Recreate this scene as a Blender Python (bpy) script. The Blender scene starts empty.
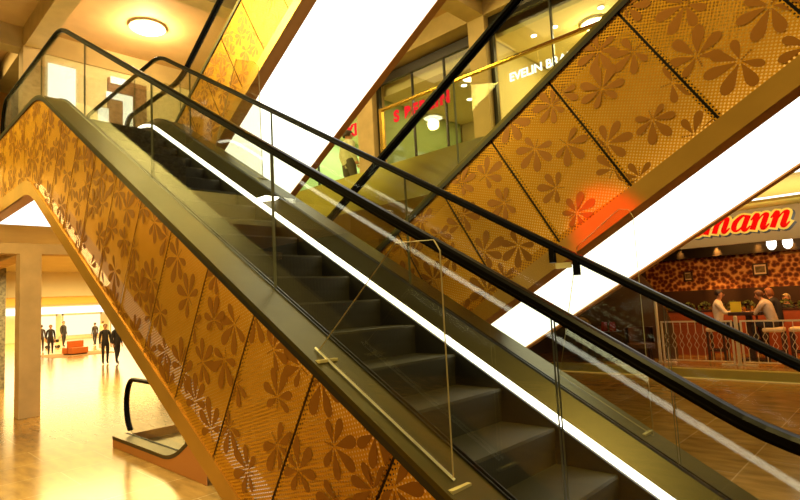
import bpy, bmesh, math, random
from mathutils import Vector, Matrix
R = math.radians
SC = bpy.context.scene
COL = SC.collection
random.seed(7)

# ------------------------------------------------------------------ materials
def new_mat(name):
    m = bpy.data.materials.new(name); m.use_nodes = True
    nt = m.node_tree; nt.nodes.clear()
    out = nt.nodes.new('ShaderNodeOutputMaterial')
    return m, nt, out

def pbr(name, col, rough=.5, metal=0., noise=0., nscale=6., spec=None, bump=0., coat=0.):
    m, nt, out = new_mat(name)
    b = nt.nodes.new('ShaderNodeBsdfPrincipled')
    b.inputs['Base Color'].default_value = (*col, 1); b.inputs['Roughness'].default_value = rough
    b.inputs['Metallic'].default_value = metal
    if coat: b.inputs['Coat Weight'].default_value = coat
    if spec is not None: b.inputs['Specular IOR Level'].default_value = spec
    tc = nt.nodes.new('ShaderNodeTexCoord')
    n = nt.nodes.new('ShaderNodeTexNoise'); n.inputs['Scale'].default_value = nscale; n.inputs['Detail'].default_value = 4
    nt.links.new(tc.outputs['Object'], n.inputs['Vector'])
    if noise:
        mx = nt.nodes.new('ShaderNodeMix'); mx.data_type = 'RGBA'; mx.blend_type = 'MULTIPLY'; mx.inputs[0].default_value = noise
        mx.inputs[6].default_value = (*col, 1); nt.links.new(n.outputs['Color'], mx.inputs[7])
        cr = nt.nodes.new('ShaderNodeMapRange'); cr.inputs[1].default_value = .3; cr.inputs[2].default_value = .7
        cr.inputs[3].default_value = 1 - noise; cr.inputs[4].default_value = 1
        nt.links.new(n.outputs[0], cr.inputs[0])
        sc = nt.nodes.new('ShaderNodeVectorMath'); sc.operation = 'SCALE'; sc.inputs[0].default_value = col
        nt.links.new(cr.outputs[0], sc.inputs['Scale']); nt.links.new(sc.outputs[0], b.inputs['Base Color'])
        nt.nodes.remove(mx)
    if bump:
        bp = nt.nodes.new('ShaderNodeBump'); bp.inputs['Strength'].default_value = bump; bp.inputs['Distance'].default_value = .01
        nt.links.new(n.outputs[0], bp.inputs['Height']); nt.links.new(bp.outputs[0], b.inputs['Normal'])
    nt.links.new(b.outputs[0], out.inputs[0])
    return m

def emit(name, col, s):
    m, nt, out = new_mat(name)
    e = nt.nodes.new('ShaderNodeEmission'); e.inputs[0].default_value = (*col, 1); e.inputs[1].default_value = s
    nt.links.new(e.outputs[0], out.inputs[0]); return m

def glass(name, tint=(.95, .96, .90), ior=1.45, gain=1.0):
    m, nt, out = new_mat(name)
    t = nt.nodes.new('ShaderNodeBsdfTransparent'); t.inputs[0].default_value = (*tint, 1)
    g = nt.nodes.new('ShaderNodeBsdfGlossy'); g.inputs['Roughness'].default_value = 0.0
    g.inputs[0].default_value = (gain, gain, gain, 1)
    f = nt.nodes.new('ShaderNodeFresnel'); ge = nt.nodes.new('ShaderNodeNewGeometry')
    mr = nt.nodes.new('ShaderNodeMapRange'); mr.inputs[3].default_value = ior; mr.inputs[4].default_value = 1 / ior
    nt.links.new(ge.outputs['Backfacing'], mr.inputs[0]); nt.links.new(mr.outputs[0], f.inputs[0])
    mx = nt.nodes.new('ShaderNodeMixShader')
    nt.links.new(f.outputs[0], mx.inputs[0]); nt.links.new(t.outputs[0], mx.inputs[1]); nt.links.new(g.outputs[0], mx.inputs[2])
    nt.links.new(mx.outputs[0], out.inputs[0]); return m

def perforated(name, col, rough, metal, pitch=.024, hole=.10):
    """punched sheet metal: round holes in a staggered grid, open right through"""
    m, nt, out = new_mat(name)
    N = nt.nodes.new; L = nt.links.new
    b = N('ShaderNodeBsdfPrincipled'); b.inputs['Base Color'].default_value = (*col, 1)
    b.inputs['Metallic'].default_value = metal; b.inputs['Roughness'].default_value = rough
    t = N('ShaderNodeBsdfTransparent')
    uv = N('ShaderNodeUVMap'); uv.uv_map = 'UVMap'
    sep = N('ShaderNodeSeparateXYZ'); L(uv.outputs[0], sep.inputs[0])
    k = 2 * math.pi / pitch
    cs = []
    for i in (0, 1):
        mu = N('ShaderNodeMath'); mu.operation = 'MULTIPLY'; mu.inputs[1].default_value = k; L(sep.outputs[i], mu.inputs[0])
        c = N('ShaderNodeMath'); c.operation = 'COSINE'; L(mu.outputs[0], c.inputs[0]); cs.append(c)
    pr = N('ShaderNodeMath'); pr.operation = 'MULTIPLY'; L(cs[0].outputs[0], pr.inputs[0]); L(cs[1].outputs[0], pr.inputs[1])
    mr = N('ShaderNodeMapRange'); mr.inputs[1].default_value = hole; mr.inputs[2].default_value = hole + .1; L(pr.outputs[0], mr.inputs[0])
    mx = N('ShaderNodeMixShader'); L(mr.outputs[0], mx.inputs[0]); L(b.outputs[0], mx.inputs[1]); L(t.outputs[0], mx.inputs[2])
    L(mx.outputs[0], out.inputs[0]); return m

def tile_floor(name):
    m, nt, out = new_mat(name); N = nt.nodes.new; L = nt.links.new
    b = N('ShaderNodeBsdfPrincipled'); tc = N('ShaderNodeTexCoord')
    br = N('ShaderNodeTexBrick'); br.offset = .5; br.inputs['Scale'].default_value = 1
    br.inputs['Mortar Size'].default_value = .006; br.inputs['Brick Width'].default_value = 1.3; br.inputs['Row Height'].default_value = .85
    br.inputs['Color1'].default_value = (.50, .285, .07, 1); br.inputs['Color2'].default_value = (.44, .24, .055, 1); br.inputs['Mortar'].default_value = (.72, .48, .2, 1)
    mp = N('ShaderNodeMapping'); mp.inputs['Rotation'].default_value = (0, 0, math.pi / 2); mp.inputs['Location'].default_value = (.2, -.05, 0)
    L(tc.outputs['Object'], mp.inputs[0]); L(mp.outputs[0], br.inputs[0])
    n = N('ShaderNodeTexNoise'); n.inputs['Scale'].default_value = 2.2; n.inputs['Detail'].default_value = 6
    mp2 = N('ShaderNodeMapping'); mp2.inputs['Scale'].default_value = (1, 3.5, 1); L(tc.outputs['Object'], mp2.inputs[0]); L(mp2.outputs[0], n.inputs['Vector'])
    mr = N('ShaderNodeMapRange'); mr.inputs[1].default_value = .3; mr.inputs[2].default_value = .7; mr.inputs[3].default_value = .6; mr.inputs[4].default_value = 1.1
    L(n.outputs[0], mr.inputs[0])
    sc = N('ShaderNodeVectorMath'); sc.operation = 'SCALE'; L(br.outputs['Color'], sc.inputs[0]); L(mr.outputs[0], sc.inputs['Scale'])
    L(sc.outputs[0], b.inputs['Base Color']); b.inputs['Roughness'].default_value = .18
    L(b.outputs[0], out.inputs[0]); return m

def flower_paper(name):
    m, nt, out = new_mat(name); N = nt.nodes.new; L = nt.links.new
    b = N('ShaderNodeBsdfPrincipled'); tc = N('ShaderNodeTexCoord')
    v = N('ShaderNodeTexVoronoi'); v.inputs['Scale'].default_value = 8.0; v.inputs['Randomness'].default_value = .75
    n = N('ShaderNodeTexNoise'); n.inputs['Scale'].default_value = 22
    mp = N('ShaderNodeMapping'); mp.inputs['Scale'].default_value = (1, .01, 1)
    L(tc.outputs['Object'], mp.inputs[0]); L(mp.outputs[0], v.inputs['Vector']); L(mp.outputs[0], n.inputs['Vector'])
    ad = N('ShaderNodeMath'); ad.operation = 'MULTIPLY_ADD'; ad.inputs[1].default_value = .35; L(n.outputs[0], ad.inputs[0]); L(v.outputs['Distance'], ad.inputs[2])
    cr = N('ShaderNodeValToRGB'); e = cr.color_ramp.elements
    e[0].position = .50; e[0].color = (.10, .018, .004, 1); e[1].position = .88; e[1].color = (.75, .42, .13, 1)
    x = e.new(.64); x.color = (.30, .075, .012, 1)
    L(ad.outputs[0], cr.inputs[0]); L(cr.outputs[0], b.inputs['Base Color']); b.inputs['Roughness'].default_value = .7
    L(b.outputs[0], out.inputs[0]); return m

def ribbed(name, col, rough, axis=1, period=.012, metal=.3):
    m, nt, out = new_mat(name); N = nt.nodes.new; L = nt.links.new
    b = N('ShaderNodeBsdfPrincipled'); tc = N('ShaderNodeTexCoord'); sep = N('ShaderNodeSeparateXYZ')
    L(tc.outputs['Object'], sep.inputs[0])
    mu = N('ShaderNodeMath'); mu.operation = 'MULTIPLY'; mu.inputs[1].default_value = 2 * math.pi / period; L(sep.outputs[axis], mu.inputs[0])
    s = N('ShaderNodeMath'); s.operation = 'SINE'; L(mu.outputs[0], s.inputs[0])
    mr = N('ShaderNodeMapRange'); mr.inputs[1].default_value = -1; mr.inputs[2].default_value = 1; mr.inputs[3].default_value = .45; mr.inputs[4].default_value = 1.25
    L(s.outputs[0], mr.inputs[0])
    sc = N('ShaderNodeVectorMath'); sc.operation = 'SCALE'; sc.inputs[0].default_value = col; L(mr.outputs[0], sc.inputs['Scale'])
    L(sc.outputs[0], b.inputs['Base Color']); b.inputs['Roughness'].default_value = rough; b.inputs['Metallic'].default_value = metal; b.inputs['Specular IOR Level'].default_value = .2
    L(b.outputs[0], out.inputs[0]); return m

M = dict(
    perf=perforated('perforated_gold', (.72, .34, .018), .36, .55),
    leaf=pbr('plain_gold_leaf', (.30, .11, .006), .42, .45),
    fascia=pbr('gold_brown_metal', (.62, .33, .06), .33, .6, .2, 3),
    frame=pbr('dark_bronze_metal', (.42, .17, .025), .35, .5),
    trim=pbr('black_trim', (.012, .010, .007), .35),
    deck=pbr('brushed_olive_metal', (.11, .088, .025), .40, .85, .12, 8),
    inner=pbr('satin_olive_metal', (.045, .036, .012), .35, .7),
    skirt=pbr('black_skirt', (.008, .007, .005), .3),
    rubber=pbr('black_rubber', (.004, .003, .002), .32, spec=.06),
    step=ribbed('ribbed_step', (.032, .026, .010), .6, metal=0.),
    riser=ribbed('ribbed_riser', (.065, .052, .022), .42),
    plate=ribbed('ribbed_plate', (.20, .16, .07), .35, 1, .03, .6),
    glass=glass('clear_glass'),
    softglass=glass('coated_glass', (.95, .96, .90), 1.18),
    edge=pbr('glass_edge', (.16, .16, .08), .2),
    guard=glass('clear_acrylic', (.93, .92, .84), 1.5),
    guard_edge=pbr('bright_acrylic_edge', (.62, .50, .22), .25),
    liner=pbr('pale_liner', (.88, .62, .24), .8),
    glowstrip=emit('added_strip_glow', (1, .78, .42), .75),
    tube=emit('hidden_fill_tube', (1, .70, .24), 7),
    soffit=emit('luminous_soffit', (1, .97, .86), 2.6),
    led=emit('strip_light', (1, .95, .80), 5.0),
    floor=tile_floor('stone_tile'),
    concrete=pbr('warm_concrete', (.62, .45, .21), .8, 0, .18, 3, bump=.1),
    ceil=pbr('board_ceiling', (.60, .38, .17), .75, 0, .15, 2),
    cream=pbr('cream_plaster', (.84, .74, .45), .8, 0, .08, 2),
    olive=pbr('olive_fascia', (.58, .52, .10), .45, .2, .1, 2),
    stone=pbr('mottled_stone', (.28, .25, .16), .6, 0, .75, 14),
    black=pbr('black_frame', (.015, .012, .008), .3),
    dark=pbr('dark_brown', (.06, .025, .010), .6, 0, .3, 3),
    paper=flower_paper('flower_wallpaper'),
    brick=pbr('brick_red_board', (.42, .09, .022), .5, 0, .25, 5),
    white=pbr('white_paint', (.86, .74, .48), .4),
    stool=pbr('cream_leather', (.80, .62, .34), .45),
    wood=pbr('dark_wood', (.06, .022, .008), .4, 0, .3, 8),
    plant=pbr('leaf_green', (.14, .17, .03), .6, 0, .5, 20),
    dry=pbr('dried_flower', (.72, .52, .22), .8, 0, .4, 30),
    skin=pbr('skin', (.62, .30, .15), .5),
    shoe=pbr('shoe_black', (.02, .014, .01), .4),
    eye=pbr('eye_dark', (.02, .012, .01), .2),
    orange=pbr('orange_leather', (.62, .16, .025), .5),
    mat=pbr('brown_mat', (.30, .17, .06), .9),
    lamp=emit('lamp_white', (1, .93, .75), 22),
    downlight=emit('downlight_white', (1, .93, .78), 9),
    cove=emit('cove_white', (1, .98, .85), 2.2),
    shopglow=emit('lit_shop_window', (1, .87, .52), 1.5),
    redsign=emit('red_neon', (1, .02, .03), 1.1),
    whitesign=emit('white_neon', (1, 1, .93), 2.5),
    redpaint=pbr('red_letter', (.90, .006, .004), .9, spec=0.),
    yellowpaint=pbr('yellow_letter', (.95, .66, .06), .4),
    signboard=pbr('brown_signboard', (.34, .21, .06), .5),
    whitesign_soft=pbr('bright_edge', (.95, .9, .7), .3),
    green=pbr('pale_green_wall', (.30, .44, .20), .6),
    gold=pbr('brass', (.75, .48, .10), .25, .9),
    picture=pbr('faded_print', (.30, .22, .11), .5, 0, .8, 12),
)
CL = {}
def cloth(c):
    if c not in CL: CL[c] = pbr('cloth_%d' % len(CL), c, .8, 0, .2, 12)
    return CL[c]

# ------------------------------------------------------------------ mesh helpers
class MB:
    def __init__(s): s.v = []; s.f = []; s.m = []; s.uv = {}
    def poly(s, pts, mi=0, uv=None):
        i = len(s.v); s.v += [tuple(p) for p in pts]; s.f.append(list(range(i, i + len(pts)))); s.m.append(mi)
        if uv: s.uv[len(s.f) - 1] = uv
    def box(s, x0, x1, y0, y1, z0, z1, mi=0, rot=0, bev=0):
        c = [(x, y, z) for x in (x0, x1) for y in (y0, y1) for z in (z0, z1)]
        if rot:
            cx, cy = (x0 + x1) / 2, (y0 + y1) / 2; ca, sa = math.cos(rot), math.sin(rot)
            c = [(cx + (x - cx) * ca - (y - cy) * sa, cy + (x - cx) * sa + (y - cy) * ca, z) for x, y, z in c]
        i = len(s.v); s.v += c
        for q in ((0, 1, 3, 2), (4, 6, 7, 5), (0, 4, 5, 1), (2, 3, 7, 6), (0, 2, 6, 4), (1, 5, 7, 3)):
            s.f.append([i + k for k in q]); s.m.append(mi)
        return s
    def tube(s, pts, r, n=8, mi=0, r1=None):
        pts = [Vector(p) for p in pts]; rings = []
        for k, p in enumerate(pts):
            d = (pts[min(k + 1, len(pts) - 1)] - pts[max(k - 1, 0)]).normalized()
            a = d.orthogonal().normalized(); b = d.cross(a)
            if rings and k:
                a = (pa - d * pa.dot(d)).normalized(); b = d.cross(a)
            pa = a
            rr = r if r1 is None else r + (r1 - r) * k / max(1, len(pts) - 1)
            i = len(s.v); s.v += [tuple(p + (a * math.cos(t * 2 * math.pi / n) + b * math.sin(t * 2 * math.pi / n)) * rr) for t in range(n)]
            rings.append(i)
        for a_, b_ in zip(rings, rings[1:]):
            for t in range(n):
                s.f.append([a_ + t, a_ + (t + 1) % n, b_ + (t + 1) % n, b_ + t]); s.m.append(mi)
        s.f.append([rings[0] + t for t in reversed(range(n))]); s.m.append(mi)
        s.f.append([rings[-1] + t for t in range(n)]); s.m.append(mi)
        return s
    def lathe(s, prof, c=(0, 0, 0), n=20, mi=0, sy=1.0):
        i0 = len(s.v)
        for r, z in prof:
            s.v += [(c[0] + r * math.cos(2 * math.pi * t / n), c[1] + sy * r * math.sin(2 * math.pi * t / n), c[2] + z) for t in range(n)]
        for k in range(len(prof) - 1):
            for t in range(n):
                a = i0 + k * n + t; b = i0 + k * n + (t + 1) % n
                s.f.append([a, b, b + n, a + n]); s.m.append(mi)
        s.f.append([i0 + t for t in reversed(range(n))]); s.m.append(mi)
        s.f.append([i0 + (len(prof) - 1) * n + t for t in range(n)]); s.m.append(mi)
        return s
    def ball(s, c, r, n=10, mi=0, sx=1, sy=1, sz=1):
        i0 = len(s.v); h = max(5, n // 2 + 1)
        for k in range(h + 1):
            ph = math.pi * k / h
            s.v += [(c[0] + sx * r * math.sin(ph) * math.cos(2 * math.pi * t / n), c[1] + sy * r * math.sin(ph) * math.sin(2 * math.pi * t / n), c[2] - sz * r * math.cos(ph)) for t in range(n)]
        for k in range(h):
            for t in range(n):
                a = i0 + k * n + t; b = i0 + k * n + (t + 1) % n
                s.f.append([a, b, b + n, a + n]); s.m.append(mi)
        return s
    def sweep(s, path, sec, mi=0, normals=None, closed_ends=True, smi=None):
        """path: (x, z) points; sec: (y, dn) points of a closed section, dn along the path normal"""
        n = len(sec); i0 = len(s.v)
        nr = normals or path_normals(path)
        for (x, z), (nx, nz) in zip(path, nr):
            s.v += [(x + nx * dn, y, z + nz * dn) for y, dn in sec]
        for k in range(len(path) - 1):
            for t in range(n):
                a = i0 + k * n + t; b = i0 + k * n + (t + 1) % n
                s.f.append([a, b, b + n, a + n]); s.m.append(smi[t] if smi else mi)
        if closed_ends:
            s.f.append([i0 + t for t in reversed(range(n))]); s.m.append(mi)
            e = i0 + (len(path) - 1) * n; s.f.append([e + t for t in range(n)]); s.m.append(mi)
        return s
    def plate(s, pts, y0, y1, mi=0, emi=None, uvf=None):
        """pts: (x, z) outline; a sheet between y0 and y1"""
        emi = mi if emi is None else emi; n = len(pts)
        ar = sum(pts[i][0] * pts[(i + 1) % n][1] - pts[(i + 1) % n][0] * pts[i][1] for i in range(n))
        if ar < 0: pts = pts[::-1]
        uv = [uvf(*p) for p in pts] if uvf else None
        s.poly([(x, y0, z) for x, z in pts], mi, uv)
        s.poly([(x, y1, z) for x, z in pts[::-1]], mi, uv[::-1] if uv else None)
        for i in range(n):
            a, b = pts[i], pts[(i + 1) % n]
            s.poly([(b[0], y0, b[1]), (a[0], y0, a[1]), (a[0], y1, a[1]), (b[0], y1, b[1])], emi)
        return s
    def build(s, name, mats, parent=None, smooth=False, bevel=0, fix=True):
        me = bpy.data.meshes.new(name)
        me.from_pydata(s.v, [], s.f)
        for m in (mats if isinstance(mats, (list, tuple)) else [mats]): me.materials.append(m)
        for p, mi in zip(me.polygons, s.m): p.material_index = mi; p.use_smooth = smooth
        if s.uv:
            ul = me.uv_layers.new(name='UVMap')
            for fi, uv in s.uv.items():
                p = me.polygons[fi]
                for li, c in zip(p.loop_indices, uv): ul.data[li].uv = c
        if fix and not s.uv:
            bm = bmesh.new(); bm.from_mesh(me); bmesh.ops.remove_doubles(bm, verts=bm.verts, dist=1e-5)
            bmesh.ops.recalc_face_normals(bm, faces=bm.faces); bm.to_mesh(me); bm.free()
        o = bpy.data.objects.new(name, me); COL.objects.link(o); o.parent = parent
        if bevel:
            b = o.modifiers.new('bevel', 'BEVEL'); b.width = bevel; b.segments = 2; b.limit_method = 'ANGLE'
        return o

def path_normals(path):
    out = []
    for k in range(len(path)):
        a = path[max(k - 1, 0)]; b = path[min(k + 1, len(path) - 1)]
        dx, dz = b[0] - a[0], b[1] - a[1]; l = math.hypot(dx, dz) or 1
        out.append((-dz / l, dx / l))
    return out

def fillet(p, r, seg=8):
    """round the inner corners of an (x, z) polyline"""
    out = [p[0]]
    for i in range(1, len(p) - 1):
        P = Vector(p[i]); a = (Vector(p[i - 1]) - P); b = (Vector(p[i + 1]) - P)
        an = a.angle(b); t = min(r / math.tan(an / 2), a.length * .48, b.length * .48)
        rr = t * math.tan(an / 2)
        A = P + a.normalized() * t; B = P + b.normalized() * t
        c = P + (a.normalized() + b.normalized()).normalized() * (rr / math.sin(an / 2))
        a0 = math.atan2(A.y - c.y, A.x - c.x); a1 = math.atan2(B.y - c.y, B.x - c.x)
        d = (a1 - a0 + math.pi) % (2 * math.pi) - math.pi
        out += [(c.x + rr * math.cos(a0 + d * k / seg), c.y + rr * math.sin(a0 + d * k / seg)) for k in range(seg + 1)]
    out.append(p[-1]); return out

def tag(o, label, cat, group=None, kind=None):
    o['label'] = label; o['category'] = cat
    if group: o['group'] = group
    if kind: o['kind'] = kind
    return o
def thing(name, label, cat, loc=(0, 0, 0), rz=0, group=None):
    o = bpy.data.objects.new(name, None); COL.objects.link(o); o.location = loc; o.rotation_euler = (0, 0, rz)
    o.empty_display_size = .2
    return tag(o, label, cat, group)
def struct(name, mb, mat, bevel=0):
    o = mb.build(name, mat, bevel=bevel); o['kind'] = 'structure'; return o
def dup(root, loc, rz, label, group=None):
    r = root.copy(); COL.objects.link(r); r.location = loc; r.rotation_euler = (0, 0, rz); r['label'] = label
    if group: r['group'] = group
    for ch in list(root.children):
        c = ch.copy(); COL.objects.link(c); c.parent = r
        for g in list(ch.children):
            d = g.copy(); COL.objects.link(d); d.parent = c
    return r

# ------------------------------------------------------------------ escalators
def curve(zl, zr, b, m, xl, xr, r=1.0):
    A = ((zl - b) / m, zl); B = ((zr - b) / m, zr)
    return fillet([(xl, zl), A, B, (xr, zr)], r)
def cum(path):
    s = [0.]
    for a, b in zip(path, path[1:]): s.append(s[-1] + math.hypot(b[0] - a[0], b[1] - a[1]))
    return s
def at_s(path, s, t):
    t = min(max(t, 0), s[-1])
    for i in range(len(s) - 1):
        if t <= s[i + 1] + 1e-9:
            k = (t - s[i]) / max(1e-9, s[i + 1] - s[i]); a, b = path[i], path[i + 1]
            return (a[0] + (b[0] - a[0]) * k, a[1] + (b[1] - a[1]) * k), i
def z_at(path, x):
    for a, b in zip(path, path[1:]):
        if a[0] - 1e-9 <= x <= b[0] + 1e-9 and b[0] > a[0]:
            return a[1] + (b[1] - a[1]) * (x - a[0]) / (b[0] - a[0])
    return path[0][1] if x < path[0][0] else path[-1][1]
def sub_x(path, x0, x1):
    return [(x0, z_at(path, x0))] + [p for p in path if x0 + 1e-6 < p[0] < x1 - 1e-6] + [(x1, z_at(path, x1))]
def s_of_x(path, s, x):
    for i in range(len(path) - 1):
        if path[i][0] <= x <= path[i + 1][0]:
            return s[i] + (x - path[i][0]) / max(1e-9, path[i + 1][0] - path[i][0]) * (s[i + 1] - s[i])
def ray_hit(P, d, path):
    best = None
    for i in range(len(path) - 1):
        a = Vector(path[i]); b = Vector(path[i + 1]); e = b - a
        det = d.x * (-e.y) + e.x * d.y
        if abs(det) < 1e-9: continue
        w = a - P; t = (w.x * (-e.y) + e.x * w.y) / det; u = (d.x * w.y - d.y * w.x) / det
        if t > .05 and -1e-6 <= u <= 1 + 1e-6 and (best is None or t < best[0]): best = (t, i, a + e * u)
    return best
def clip_poly(poly, cl):
    """Sutherland-Hodgman against a convex counter-clockwise outline"""
    out = poly
    for i in range(len(cl)):
        a = cl[i]; b = cl[(i + 1) % len(cl)]; inp = out; out = []
        side = lambda p: (b[0] - a[0]) * (p[1] - a[1]) - (b[1] - a[1]) * (p[0] - a[0])
        for j in range(len(inp)):
            p, q = inp[j], inp[(j + 1) % len(inp)]; sp, sq = side(p), side(q)
            if sp >= 0: out.append(p)
            if sp * sq < 0:
                t = sp / (sp - sq); out.append((p[0] + (q[0] - p[0]) * t, p[1] + (q[1] - p[1]) * t))
        if not out: return []
    return out
def chestnut(cx, cz, size, rot, rnd):
    """seven blunt leaflets fanned round one point, like a horse chestnut leaf, plus a short stalk"""
    out = []; n = rnd.choice((5, 6, 6, 7))
    fan = R(48) * (n - 1)
    for k in range(n):
        a = rot - fan / 2 + fan * k / (n - 1) + rnd.uniform(-.06, .06)
        L = size * (1 - .30 * abs(2 * k / (n - 1) - 1) ** 1.5) * rnd.uniform(.92, 1.05); w = L * .36
        prof = [(.10, .05), (.25, .30), (.45, .66), (.66, .98), (.80, 1.0), (.92, .78), (1.0, .28)]
        pts = [(L * t, w * h / 2) for t, h in prof] + [(L * t, -w * h / 2) for t, h in reversed(prof)]
        out.append([(cx + x * math.cos(a) - y * math.sin(a), cz + x * math.sin(a) + y * math.cos(a)) for x, y in pts])
    a = rot + math.pi; d = size * .075
    for k in range(5):
        px, pz = cx + math.cos(a) * d * (k + .8), cz + math.sin(a) * d * (k + .8); h = d * .34
        out.append([(px - h, pz - h), (px + h, pz - h), (px + h, pz + h), (px - h, pz + h)])
    return out

def escalator(name, label, g):
    """g: slope m, x range, lines given as (intercept, flat left, flat right), first rail at yn, outer width"""
    m = g['m']; xl, xr = g['x']; rnd = random.Random(g['seed'])
    o1, o2 = g['o1'], g['o1'] + g['W']; y1, y2 = o1 + .195, o2 - .195
    bd, dl, dr = g['deck']; hb = g['hb']
    zmin = g.get('zmin', -99)
    deck = curve(dl, dr, bd, m, xl, xr, 1.1)
    rail = curve(dl + hb, dr + hb, bd + hb, m, xl + .3, xr - .3, g.get('rr', .9))
    panb = curve(dl - .83, dr - .83, bd - 1.056, m, xl, xr, 1.0)
    fasb = curve(dl - .99, dr - .99, bd - 1.1875, m, xl, xr, 1.0)
    nose = curve(dl - .15, dr - .15, bd - .156, m, xl, xr, .5)
    base_x = xl if m > 0 else xr
    root = thing(name, label, 'escalator', (base_x, (o1 + o2) / 2, zmin if zmin > -50 else 3.64))
    root.location = (0, 0, 0)
    fl = lambda p: [(x, max(z, zmin)) for x, z in p]
    ca = math.cos(math.atan(m)); sa = math.sin(math.atan(m))
    uvf = lambda x, z: (x * ca + z * sa, -x * sa + z * ca)
    # --- clad panels, joints square to the slope
    s = cum(deck); joints = []
    t0 = s_of_x(deck, s, g['joint']); P = g['pitch']
    t = t0 - P * int(t0 / P)
    while t < s[-1]:
        if t > .05: joints.append(t)
        t += P
    nrm = path_normals(deck)
    js = []
    for t in joints:
        p, i = at_s(deck, s, t)
        k = (t - s[i]) / max(1e-9, s[i + 1] - s[i])
        n = Vector(nrm[i]) * (1 - k) + Vector(nrm[i + 1]) * k
        h = ray_hit(Vector(p), -n.normalized(), panb)
        if h: js.append((t, p, h))
    for (ta, pa, ha), (tb, pb, hb_) in zip(js, js[1:]):
        if g.get('show') and not (g['show'][0] < pa[0] < g['show'][1]): continue
        gap = .007; ex = Vector((pb[0] - pa[0], pb[1] - pa[1])).normalized() * gap
        top = [(pa[0] + ex.x, pa[1] + ex.y - .035)] + [(q[0], q[1] - .035) for q, sq in zip(deck, s) if ta < sq < tb] + [(pb[0] - ex.x, pb[1] - ex.y - .035)]
        ba, bb = ha[2], hb_[2]
        bot = [(ba.x + ex.x, ba.y + ex.y)] + [panb[i] for i in range(ha[1] + 1, hb_[1] + 1)] + [(bb.x - ex.x, bb.y - ex.y)]
        bot = [(x, max(z, zmin)) for x, z in bot]
        outline = top + bot[::-1]
        if min(p[1] for p in top) < zmin + .02: continue
        mb = MB(); mb.plate(outline, o1, o1 + .004, 0, 1, uvf)
        quad = [top[0], bot[0], bot[-1], top[-1]]
        area = sum(quad[i][0] * quad[(i + 1) % 4][1] - quad[(i + 1) % 4][0] * quad[i][1] for i in range(4))
        if area < 0: quad = quad[::-1]
        cen = (sum(p[0] for p in quad) / 4, sum(p[1] for p in quad) / 4)
        inner = [(cen[0] + (x - cen[0]) * .965, cen[1] + (z - cen[1]) * .975) for x, z in quad]
        pts = []
        for tr in range(60):
            a, b = rnd.random(), rnd.random()
            q = [(1 - a) * (1 - b), (1 - a) * b, a * b, a * (1 - b)]
            x = sum(w * v[0] for w, v in zip(q, (quad[0], quad[1], quad[2], quad[3]))); z = sum(w * v[1] for w, v in zip(q, quad))
            if all(math.hypot(x - px, z - pz) > .20 for px, pz in pts): pts.append((x, z))
            if len(pts) >= 10: break
        lk = 0
        for x, z in pts:
            for lf in chestnut(x, z, rnd.uniform(.135, .175), rnd.uniform(0, 6.28), rnd):
                c = clip_poly(lf, inner) if sum(lf[i][0] * lf[(i + 1) % len(lf)][1] - lf[(i + 1) % len(lf)][0] * lf[i][1] for i in range(len(lf))) > 0 else clip_poly(lf[::-1], inner)
                if len(c) > 2:
                    lk += 1; mb.poly([(x_, o1 - .001 - .00004 * lk, z_) for x_, z_ in c], 1, [uvf(*p) for p in c])
        e2 = Vector((pb[0] - pa[0], pb[1] - pa[1])).normalized() * .022
        mb.poly([(pb[0] - e2.x, o1 + .012, pb[1] - e2.y - .03), (pb[0] + e2.x, o1 + .012, pb[1] + e2.y - .03), (bb.x + e2.x, o1 + .012, max(bb.y + e2.y, zmin)), (bb.x - e2.x, o1 + .012, max(bb.y - e2.y, zmin))], 2)
        mb.build('side_panel', [M['perf'], M['leaf'], M['trim']], root)
    # --- body behind the cladding: pale liner, lit by the added tubes and glow strip
    mb = MB(); lt = [(x, z - .05) for x, z in deck]; lb = [(x, max(z - .04, zmin)) for x, z in panb]
    for k in range(60):
        xa = xl + (xr - xl) * k / 60; xb = xl + (xr - xl) * (k + 1) / 60
        a0, b0, a1, b1 = z_at(lt, xa), z_at(lb, xa), z_at(lt, xb), z_at(lb, xb)
        if a0 > b0 and a1 > b1: mb.poly([(xa, o1 + .20, a0), (xb, o1 + .20, a1), (xb, o1 + .20, b1), (xa, o1 + .20, b0)])
    mb.build('inner_liner', M['liner'], root)
    xs_all = [xl + (xr - xl) * k / 80 for k in range(81)]; runs = []
    if g['tube'] == 'top': runs.append([(x, z_at(deck, x) - .09) for x in xs_all if zmin + .1 < z_at(deck, x) < 3.0])
    runs.append([(x, z_at(panb, x) - .045) for x in xs_all if z_at(panb, x) > (2.3 if g['tube'] == 'top' else zmin + .06)])
    for tp in runs:
        MB().sweep(tp, [(o1 + .085 + .03 * math.cos(a), .03 * math.sin(a)) for a in [k * math.pi / 3 for k in range(6)]]).build('hidden_fill_tube', M['tube'], root)  # hidden glowing tube, added to brighten the liner behind the holes
    # far cladding, fascias, soffit
    def ribbon(path, xa=None, xb=None): return sub_x(path, xa if xa is not None else xl, xb if xb is not None else xr)
    mb = MB()
    for k in range(60):
        xa = xl + (xr - xl) * k / 60; xb = xl + (xr - xl) * (k + 1) / 60
        q = [(xa, z_at(deck, xa) - .03), (xb, z_at(deck, xb) - .03), (xb, max(z_at(fasb, xb), zmin)), (xa, max(z_at(fasb, xa), zmin))]
        mb.poly([(x, o2, z) for x, z in q]); 
    mb.build('rear_cladding', M['leaf'], root)
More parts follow.
